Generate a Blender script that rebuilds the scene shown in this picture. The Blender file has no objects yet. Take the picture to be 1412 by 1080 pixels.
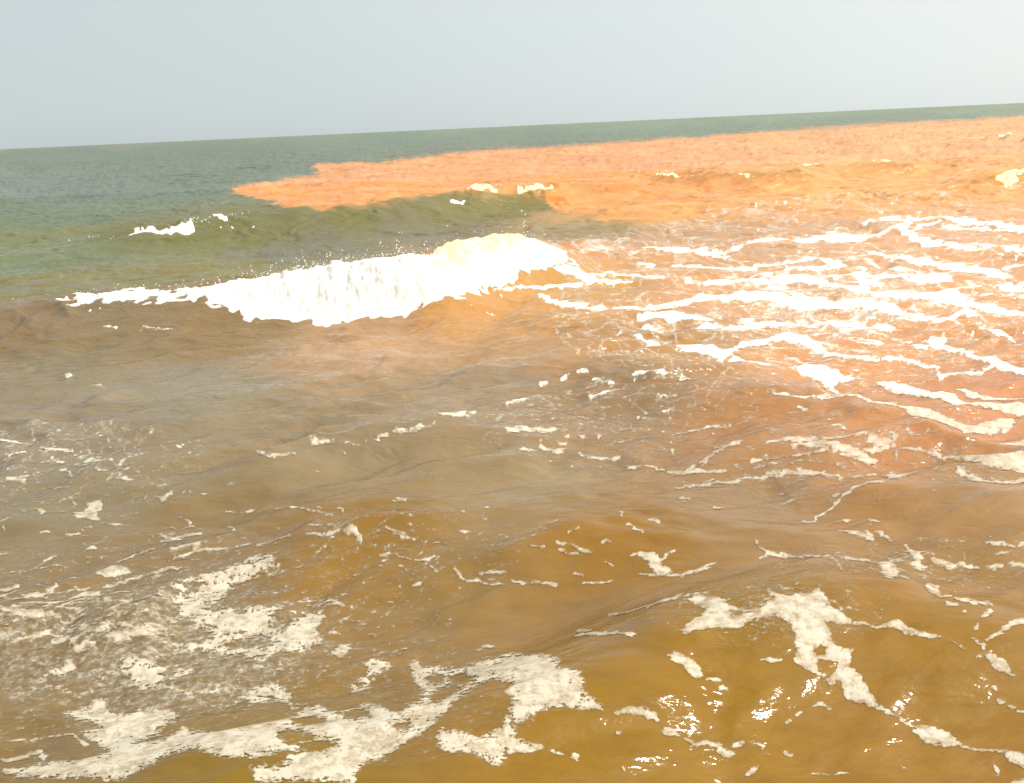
import bpy, math, random
import numpy as np
from mathutils import Matrix, Vector, Euler

S = bpy.context.scene
COL = S.collection
R = math.radians

# ------------------------------------------------------------------ camera
H = 2.5                      # eye height above the mean sea level, metres
F = 1175.0                   # focal length in pixels of the 1412 px wide photograph
PITCH, ROLL = R(17.3), R(-2.6)
cam_d = bpy.data.cameras.new('camera')
cam = bpy.data.objects.new('camera', cam_d)
COL.objects.link(cam)
cam.matrix_world = Matrix.Translation((0, 0, H)) @ Matrix.Rotation(R(90) - PITCH, 4, 'X') @ Matrix.Rotation(ROLL, 4, 'Z')
cam_d.sensor_fit = 'HORIZONTAL'
cam_d.sensor_width = 36.0
cam_d.lens = 36.0 * F / 1412.0
cam_d.clip_start = 0.05
cam_d.clip_end = 20000
S.camera = cam

# ------------------------------------------------------------------ sky, sun, exposure
SUN_EL, SUN_AZ = R(52), R(94)          # azimuth clockwise from the view direction (+Y)
world = bpy.data.worlds.new('World')
S.world = world
world.use_nodes = True
wn, wl = world.node_tree.nodes, world.node_tree.links
wn.clear()
wo = wn.new('ShaderNodeOutputWorld')
bg = wn.new('ShaderNodeBackground')
sky = wn.new('ShaderNodeTexSky')
sky.sky_type = 'NISHITA'
sky.sun_disc = False
sky.sun_elevation = SUN_EL
sky.sun_rotation = SUN_AZ
sky.altitude = 0
sky.air_density = 1.0
sky.dust_density = 1.0
sky.ozone_density = 1.5
hsv = wn.new('ShaderNodeHueSaturation')
hsv.inputs['Saturation'].default_value = 0.35
tint = wn.new('ShaderNodeMix'); tint.data_type = 'RGBA'; tint.blend_type = 'MULTIPLY'
tint.inputs['Factor'].default_value = 1.0
tint.inputs['B'].default_value = (0.97, 1.0, 0.98, 1)
wl.new(sky.outputs[0], hsv.inputs['Color'])
wl.new(hsv.outputs[0], tint.inputs['A'])
# milky haze veiling the blue: brighter and warmer towards the sun's side of the sky
tc = wn.new('ShaderNodeTexCoord')
dot = wn.new('ShaderNodeVectorMath'); dot.operation = 'DOT_PRODUCT'
dot.inputs[1].default_value = (math.sin(SUN_AZ) * math.cos(SUN_EL), math.cos(SUN_AZ) * math.cos(SUN_EL), math.sin(SUN_EL))
wl.new(tc.outputs['Generated'], dot.inputs[0])
hz = wn.new('ShaderNodeValToRGB')
hz.color_ramp.elements[0].position = 0.0
hz.color_ramp.elements[0].color = (.58, .655, .675, 1)
hz.color_ramp.elements[1].position = 1.0
hz.color_ramp.elements[1].color = (3.2, 3.0, 2.5, 1)
for p_, c_ in ((.14, (.645, .715, .725)), (.34, (.77, .84, .835)), (.56, (.96, .98, .94)), (.88, (1.15, 1.12, 1.0))):
    e = hz.color_ramp.elements.new(p_); e.color = (*c_, 1)
sh = wn.new('ShaderNodeMapRange'); sh.inputs['From Min'].default_value = -.3; sh.inputs['From Max'].default_value = 1.0
wl.new(dot.outputs['Value'], sh.inputs['Value']); wl.new(sh.outputs[0], hz.inputs[0])
hs = wn.new('ShaderNodeVectorMath'); hs.operation = 'SCALE'; hs.inputs['Scale'].default_value = 10.6
wl.new(hz.outputs[0], hs.inputs[0])
veil = wn.new('ShaderNodeMix'); veil.data_type = 'RGBA'; veil.inputs['Factor'].default_value = .80
wl.new(tint.outputs['Result'], veil.inputs['A']); wl.new(hs.outputs[0], veil.inputs['B'])
wl.new(veil.outputs['Result'], bg.inputs['Color'])
bg.inputs['Strength'].default_value = 0.10
wl.new(bg.outputs[0], wo.inputs['Surface'])

sun_d = bpy.data.lights.new('sun', 'SUN')
sun_d.energy = 4.0
sun_d.angle = R(2.0)      # a hazy disc
sun_d.color = (1.0, 0.93, 0.78)
sun = bpy.data.objects.new('sun', sun_d)
COL.objects.link(sun)
sdir = Vector((math.sin(SUN_AZ) * math.cos(SUN_EL), math.cos(SUN_AZ) * math.cos(SUN_EL), math.sin(SUN_EL)))
sun.rotation_euler = sdir.to_track_quat('Z', 'Y').to_euler()
sun.location = sdir * 50

S.view_settings.view_transform = 'Standard'
S.view_settings.look = 'None'
S.view_settings.exposure = 0.0
S.view_settings.gamma = 1.0
S.view_settings.use_curve_mapping = False
S.render.engine = 'CYCLES'
S.cycles.max_bounces = 5
S.cycles.transparent_max_bounces = 8

# ------------------------------------------------------------------ noise (numpy)
_rng = np.random.RandomState(7)
_perm = _rng.permutation(4096).astype(np.int64)
_ang = _rng.rand(4096) * 2 * np.pi
_gx, _gy = np.cos(_ang), np.sin(_ang)


def perlin(x, y, seed=0):
    xi, yi = np.floor(x).astype(np.int64), np.floor(y).astype(np.int64)
    fx, fy = x - xi, y - yi
    sx, sy = fx * fx * fx * (fx * (fx * 6 - 15) + 10), fy * fy * fy * (fy * (fy * 6 - 15) + 10)

    def g(ix, iy, dx, dy):
        h = _perm[(_perm[(ix + seed * 57) & 4095] + iy + seed * 131) & 4095]
        return _gx[h] * dx + _gy[h] * dy
    a = g(xi, yi, fx, fy)
    b = g(xi + 1, yi, fx - 1, fy)
    c = g(xi, yi + 1, fx, fy - 1)
    d = g(xi + 1, yi + 1, fx - 1, fy - 1)
    u = a + sx * (b - a)
    v = c + sx * (d - c)
    return (u + sy * (v - u)) * 1.5


def fbm(x, y, octs=3, seed=0, gain=0.5):
    s, a = 0, 1.0
    for k in range(octs):
        s = s + a * perlin(x * 2 ** k + 17.3 * k, y * 2 ** k - 9.1 * k, seed + k)
        a *= gain
    return s


def smooth(a, b, x):
    t = np.clip((x - a) / (b - a), 0, 1)
    return t * t * (3 - 2 * t)

# ------------------------------------------------------------------ points on the water
_M = np.array(cam.matrix_world)


def ray(px, py):
    """World direction of the sight line through a point of the photograph."""
    c = np.array([px - 706.0, -(py - 540.0), -F])
    d = _M[:3, :3] @ c
    return d / d[1]


def at(px, py, z):
    """Where that sight line meets the height z."""
    d = ray(px, py)
    t = (z - H) / d[2]
    return d[0] * t, d[1] * t

# waves: crest points (photo x, photo y, height), front width, back width (metres)
WAVES = {
    'main': dict(w=[(-420, 470, .02), (-150, 446, .20), (0, 430, .28), (85, 420, .34), (200, 409, .42), (280, 401, .47), (370, 387, .52), (430, 377, .56),
                    (500, 371, .60), (600, 361, .62), (650, 346, .62), (690, 333, .64), (730, 327, .62), (765, 342, .45), (800, 360, .20), (860, 375, .03)],
                 f=0.80, b=1.6),
    'second': dict(w=[(20, 338, .0), (110, 331, .08), (150, 326, .20), (200, 315, .36), (260, 305, .46), (300, 299, .52), (400, 290, .54), (500, 282, .55), (600, 269, .55),
                      (680, 257, .56), (760, 254, .50), (860, 256, .30), (980, 258, .05)], f=1.35, b=2.4),
    'third': dict(w=[(860, 246, .02), (910, 239, .30), (960, 238, .42), (1040, 238, .46), (1085, 237, .42), (1130, 229, .36), (1170, 232, .22), (1215, 224, .42), (1240, 226, .34), (1262, 229, .15), (1285, 225, .34),
                     (1310, 226, .20), (1345, 228, .02)], f=1.2, b=2.4),
    'fourth': dict(w=[(1262, 282, .0), (1290, 268, .12), (1325, 254, .30), (1360, 244, .42), (1390, 236, .55), (1420, 240, .45), (1500, 246, .3), (1600, 258, .02)], f=1.0, b=1.8),
    'far': dict(w=[(1350, 190, .0), (1372, 184, .45), (1400, 182, .6), (1450, 184, .5), (1520, 186, .0)], f=1.6, b=4.0),
}
SWELLS = [
    dict(w=[(-80, 1100, .0), (180, 1085, .12), (300, 1048, .2), (450, 1035, .2), (600, 1000, .22), (700, 965, .22), (800, 930, .22), (880, 880, .22), (960, 835, .24),
            (1100, 802, .27), (1200, 802, .26), (1300, 822, .22), (1450, 856, .16), (1600, 880, .0)], f=.55, b=.42),
    dict(w=[(330, 775, .0), (400, 752, .06), (460, 738, .10), (560, 732, .11), (650, 738, .10), (700, 730, .12), (800, 716, .15), (860, 724, .14), (960, 720, .11), (1060, 735, .08),
            (1160, 742, .03), (1250, 735, .06), (1330, 724, .08), (1440, 724, .09), (1600, 730, .0)], f=.42, b=.55),
    dict(w=[(-60, 720, .04), (0, 716, .05), (70, 712, .06), (130, 716, .03), (180, 700, .03), (240, 690, .05), (330, 672, .05), (420, 655, .02), (500, 640, .0)], f=.16, b=.3),
    dict(w=[(40, 690, .0), (100, 664, .05), (150, 658, .06), (220, 662, .04), (300, 650, .03), (380, 640, .08), (470, 622, .06), (520, 612, .04), (600, 596, .05), (700, 570, .03), (780, 560, .0)], f=.26, b=.4),
    dict(w=[(440, 650, .0), (520, 618, .04), (600, 604, .07), (660, 593, .09), (720, 600, .05), (800, 610, .0)], f=.22, b=.4),
    dict(w=[(540, 656, .0), (600, 645, .05), (700, 636, .05), (760, 640, .0)], f=.2, b=.3),
    dict(w=[(600, 532, .0), (660, 519, .045), (720, 516, .04), (780, 524, .0)], f=.4, b=.5),
    dict(w=[(700, 534, .0), (790, 513, .05), (860, 513, .07), (960, 520, .06), (1060, 526, .05), (1150, 540, .0)], f=.45, b=.6),
    dict(w=[(780, 560, .0), (840, 546, .05), (920, 543, .07), (1000, 549, .07), (1100, 556, .07), (1200, 572, .04), (1300, 588, .0)], f=.4, b=.5),
    dict(w=[(900, 640, .0), (1000, 622, .05), (1060, 606, .09), (1200, 600, .08), (1320, 612, .04), (1420, 618, .0)], f=.35, b=.5),
    dict(w=[(1060, 690, .0), (1130, 676, .06), (1240, 672, .09), (1340, 670, .08), (1460, 672, .0)], f=.3, b=.4),
    dict(w=[(-80, 866, .04), (0, 856, .07), (60, 862, .05), (100, 878, .0)], f=.2, b=.25),
    dict(w=[(70, 870, .0), (130, 846, .06), (210, 832, .08), (245, 842, .0)], f=.18, b=.25),
    dict(w=[(60, 895, .0), (130, 876, .06), (200, 882, .05), (240, 900, .0)], f=.2, b=.25),
    dict(w=[(-160, 470, .10), (0, 463, .12), (80, 470, .10), (140, 462, .08), (240, 468, .05), (300, 480, .0)], f=.5, b=.6),
    dict(w=[(-160, 360, .1), (0, 352, .12), (60, 350, .12), (130, 352, .0)], f=.9, b=1.2),
    dict(w=[(-100, 325, .2), (30, 322, .16), (100, 315, .18), (140, 318, .0)], f=1.2, b=1.4),
    dict(w=[(780, 300, .0), (840, 290, .15), (960, 283, .15), (1080, 287, .12), (1200, 290, .0)], f=1.2, b=1.5),
    dict(w=[(840, 318, .0), (880, 312, .12), (960, 316, .0)], f=.8, b=1.0),
    dict(w=[(1180, 318, .0), (1220, 309, .12), (1260, 308, .08), (1330, 304, .12), (1420, 310, .1), (1500, 320, .0)], f=.7, b=.9),
]


def prep(wv):
    pts = []
    for (px, py, a) in wv['w']:
        x, y = at(px, py, a)
        pts.append((x, y, a))
    pts.sort()
    wv['pts'] = np.array(pts)
    # resampled smooth crest
    n = 240
    P = wv['pts']
    t = np.linspace(P[0, 0], P[-1, 0], n)
    yc = np.interp(t, P[:, 0], P[:, 1])
    ac = np.interp(t, P[:, 0], P[:, 2])
    k = np.hanning(33); k /= k.sum()
    pad = lambda v: np.convolve(np.pad(v, 16, mode='edge'), k, 'valid')
    wv['t'], wv['yc'], wv['ac'] = t, pad(yc), pad(ac)
    wv['ac'] = wv['ac'] * np.clip(np.minimum(np.arange(n), n - 1 - np.arange(n)) / 16, 0, 1)
    wv['sl'] = np.gradient(wv['yc'], t)


for w_ in SWELLS[2:11]:
    w_['w'] = [(a, b, c * 1.35) for a, b, c in w_['w']]
for w_ in list(WAVES.values()) + SWELLS:
    prep(w_)


def wave_sa(wv, x, y):
    """Signed distance behind the crest (negative = on the near face) and crest height there."""
    yc = np.interp(x, wv['t'], wv['yc'])
    sl = np.interp(x, wv['t'], wv['sl'])
    a = np.interp(x, wv['t'], wv['ac'], left=0, right=0)
    return (y - yc) / np.sqrt(1 + np.minimum(sl * sl, 4)), a


def wave_h(wv, x, y):
    s, a = wave_sa(wv, x, y)
    fr = np.exp(-np.abs(s / wv['f']) ** 2.2)
    bk = np.exp(-(s / wv['b']) ** 2)
    tr = -0.16 * np.exp(-((s + 2.0 * wv['f']) / (0.9 * wv['f'])) ** 2)
    return a * (np.where(s < 0, fr, bk) + tr)


def base_h(x, y):
    z = np.zeros_like(x, dtype=float)
    for wv in WAVES.values():
        z += wave_h(wv, x, y)
    for wv in SWELLS:
        z += wave_h(wv, x, y)
    return z


_ts = np.concatenate([np.arange(1.5, 9, .01), np.arange(9, 45, .03), np.geomspace(45, 4000, 900)])


def hit(px, py):
    """First point of the wavy water on the sight line through a photograph point."""
    d = ray(px, py)
    z = H + d[2] * _ts
    h = base_h(d[0] * _ts, _ts)
    k = np.argmax(z < h)
    if not (z < h).any():
        k = -1
    return d[0] * _ts[k], _ts[k]

# ------------------------------------------------------------------ the water grid
rows = [np.linspace(0.9, 2.45, 30)]
d = 2.45
rl = []
while d < 45:
    px = d * d / 2130.0
    st = 1.35 * px
    if d < 9: st = min(st, .03)
    elif d < 16.8: st = min(st, .034)
    elif d < 33: st = min(st, .085)
    else: st = min(st, .16)
    rl.append(d)
    d += st
rows.append(np.array(rl))
rows.append(np.geomspace(45.2, 9000, 130))
Yr = np.concatenate(rows)
uc = np.concatenate([-np.geomspace(8, .74, 26)[:-1], np.linspace(-.74, -.655, 26)[:-1], np.linspace(-.655, .655, 920), np.linspace(.655, .74, 26)[1:], np.geomspace(.74, 8, 26)[1:]])
NR, NC = len(Yr), len(uc)
print('grid', NR, NC, NR * NC)
Y = np.repeat(Yr[:, None], NC, 1)
X = Y * uc[None, :]
Z = base_h(X, Y)

# roller of the main wave: distance band s in [front(x), back]
wm = WAVES['main']
sM, aM = wave_sa(wm, X, Y)
ROLL_FRONT = [(60, 429), (85, 431), (130, 428), (165, 424), (200, 423), (225, 425), (240, 420), (262, 421), (300, 433), (345, 441), (400, 446), (450, 452), (480, 447), (500, 438), (560, 436), (575, 424), (620, 411), (660, 405), (700, 398), (715, 388), (722, 380), (745, 376), (775, 374), (800, 374)]
rf = []
for (px, py) in ROLL_FRONT:
    x, y = hit(px, py)
    s, a = wave_sa(wm, np.array([x]), np.array([y]))
    rf.append((x, s[0]))
rf = np.array(sorted(rf))
rfx, rfs = rf[:, 0], np.minimum(rf[:, 1], -.05)
x_l, x_r = at(75, 425, .35)[0], at(780, 372, .1)[0]
x_lip0, x_lip1 = at(612, 356, .62)[0], at(722, 327, .62)[0]
back = .22 + .10 * fbm(X * 2.2, Y * 0 + 3.3, 2, 5)
lipgap = smooth(x_lip0 - .3, x_lip0 + .2, X) * (1 - smooth(x_lip1 - .12, x_lip1 + .12, X))
back = back * (1 - lipgap) + lipgap * (.10)
sfr = np.interp(X, rfx, rfs)
nz = fbm(X * 3.0, Y * 3.0, 3, 11)
nz2 = fbm(X * 9.0, Y * 9.0, 2, 21)
roll_f = np.minimum(sM - sfr, back - sM) + .10 * nz + .05 * nz2
roll_f = np.minimum(roll_f, (X - x_l) * .5 + .12 * nz)
roll_f = np.minimum(roll_f, (x_r - X) * .6 + .1 * nz)
# thin left part: speckled, torn
thin = 1 - smooth(at(240, 405, .45)[0], at(420, 380, .55)[0], X)
roll_f = roll_f - thin * .05 - thin * .26 * np.maximum(0, fbm(X * 5, Y * 7, 2, 31) * 1.6 + .1)
roll_w = smooth(0, .35, roll_f)
Yz = Y + 2.6 * Z                    # measured along the steep face, so that lumps stay round
bil = lambda sc, sd: np.abs(perlin(X * sc, Yz * sc, sd))
lump = .12 * bil(1.3, 41) + .065 * bil(3.1, 42) + .055 * bil(7.5, 43) + .030 * bil(17, 44) + .016 * bil(31, 46)
peaks = .30 * np.maximum(0, perlin(X * 3.4, Yz * 2.6, 45) - .28)
tops = np.exp(-((sM - .02) / .22) ** 2)
Z += roll_w * (lump + peaks * tops - .05) * smooth(.2, .55, aM) * (1 - .35 * lipgap)
Z += .10 * lipgap * np.exp(-((sM + .02) / .16) ** 2)

# mid swell, chop and ripples
warp = fbm(X * .5, Y * .5, 2, 51)
dist = Y
calm = 1 - .55 * roll_w
amp_near = smooth(1.0, 5.0, dist)
A1 = .030 + .02 * smooth(12, 30, dist) + .06 * smooth(25, 80, dist)
sk = X * .28                       # crests run slightly askew
Z += A1 * .8 * fbm(X * .45 + warp, (Y - sk) * 1.05, 2, 61) * calm
Z += .24 * smooth(22, 60, dist) * fbm(X * .07 + warp * .3, (Y - sk) * .24, 2, 66) * (1 - smooth(300, 900, dist))
Z += (.020 + .055 * smooth(14, 26, dist)) * fbm(X * 1.1 + warp * 2, (Y - sk) * 2.6 + warp, 2, 62) * calm
rid = 1 - np.sqrt(perlin(X * 1.7 + warp, (Y - sk) * 4.2, 63) ** 2 + .01) * 2
Z += (.005 + .006 * smooth(4.5, 7, dist)) * rid * calm * (1 - smooth(30, 60, dist))
Z += (.003 + .0035 * smooth(4.5, 7, dist)) * fbm(X * 4.0 + warp, (Y - sk) * 9.0, 2, 64) * (1 - smooth(18, 36, dist)) * calm
Z += .0010 * fbm(X * 9.0, (Y - .2 * X) * 20.0, 2, 65) * (1 - smooth(8, 18, dist)) * calm
# wind ripples on the smooth water in front of the breaker
rx, ry = at(540, 490, 0)
rg = np.exp(-((X - rx) / 1.9) ** 2 - ((Y - ry) / 2.4) ** 2)
Z += .017 * rg * fbm(X * 2.6 + warp, (Y - sk * .3) * 7.5, 3, 67)
# short steep wavelets with pinched crests
pin = np.clip(1.03 - np.sqrt(perlin(X * .62 + .8 * warp, (Y - sk) * 1.75 + .3 * warp, 72) ** 2 + .006), 0, 1) ** 2.5
pin2 = np.clip(1.03 - np.sqrt(perlin(X * 1.25 + .8 * warp, (Y - sk) * 3.6, 73) ** 2 + .012), 0, 1) ** 2.5
mk_ = smooth(3.4, 5.0, dist) * (1 - smooth(13, 30, dist)) * calm
Z += (.080 * pin + .030 * pin2) * mk_ * np.clip(.75 + .8 * perlin(X * .4, Y * .5, 74), .15, 1.4)
Z += (.006 * pin + .004 * pin2) * (1 - smooth(3.4, 5.0, dist))
# small crests over the second wave so that its skyline is not a ruler line
for k_, am_ in (('second', .025), ('third', .07), ('fourth', .06), ('main', .04)):
    s_, a_ = wave_sa(WAVES[k_], X, Y)
    Z += am_ * a_ * 2 * np.exp(-(s_ / .6) ** 2) * fbm(X * 1.3, Y * .8, 3, 71) * (1 - roll_w)

# ------------------------------------------------------------------ foam fields
U = F * X / Y
V = F * H / Y
wu = fbm(U / 14, V / 7, 3, 81)
wv_ = fbm(U / 14 + 40, V / 7, 3, 84)
Uw = U + 4.0 * wu
Vw = F * (H - base_h(X, Y)) / Y + 2.2 * wv_
FF = np.full((NR, NC), -60.0)
CC = np.zeros((NR, NC), np.int32)
Vr = F * H / Yr
Uc = F * uc


def to_uv(px, py):
    x, y = hit(px, py)
    k = y * math.cos(PITCH) + H * math.sin(PITCH)
    return F * x / y, F * H / y, k / y


def to_uvz(px, py):
    """Bearing and dip of a point on the real, wavy surface, in tangent units, and its distance."""
    x, y = hit(px, py)
    z = float(base_h(np.array([x]), np.array([y]))[0])
    k = y * math.cos(PITCH) + H * math.sin(PITCH)
    return F * x / y, F * (H - z) / y, k / y, y


def block(us, ys, m):
    i = np.where((Yr > min(ys) * .93 - .12) & (Yr < max(ys) * 1.07 + .12))[0]
    j = np.where((Uc > min(us) - m) & (Uc < max(us) + m))[0]
    if len(i) == 0 or len(j) == 0:
        return None
    return slice(i[0], i[-1] + 1), slice(j[0], j[-1] + 1)


def seg_sd(u, v, a, b, ra, rb):
    dx, dy = b[0] - a[0], b[1] - a[1]
    L = dx * dx + dy * dy + 1e-9
    t = np.clip(((u - a[0]) * dx + (v - a[1]) * dy) / L, 0, 1)
    return ra + (rb - ra) * t - np.hypot(u - a[0] - t * dx, v - a[1] - t * dy)


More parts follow.
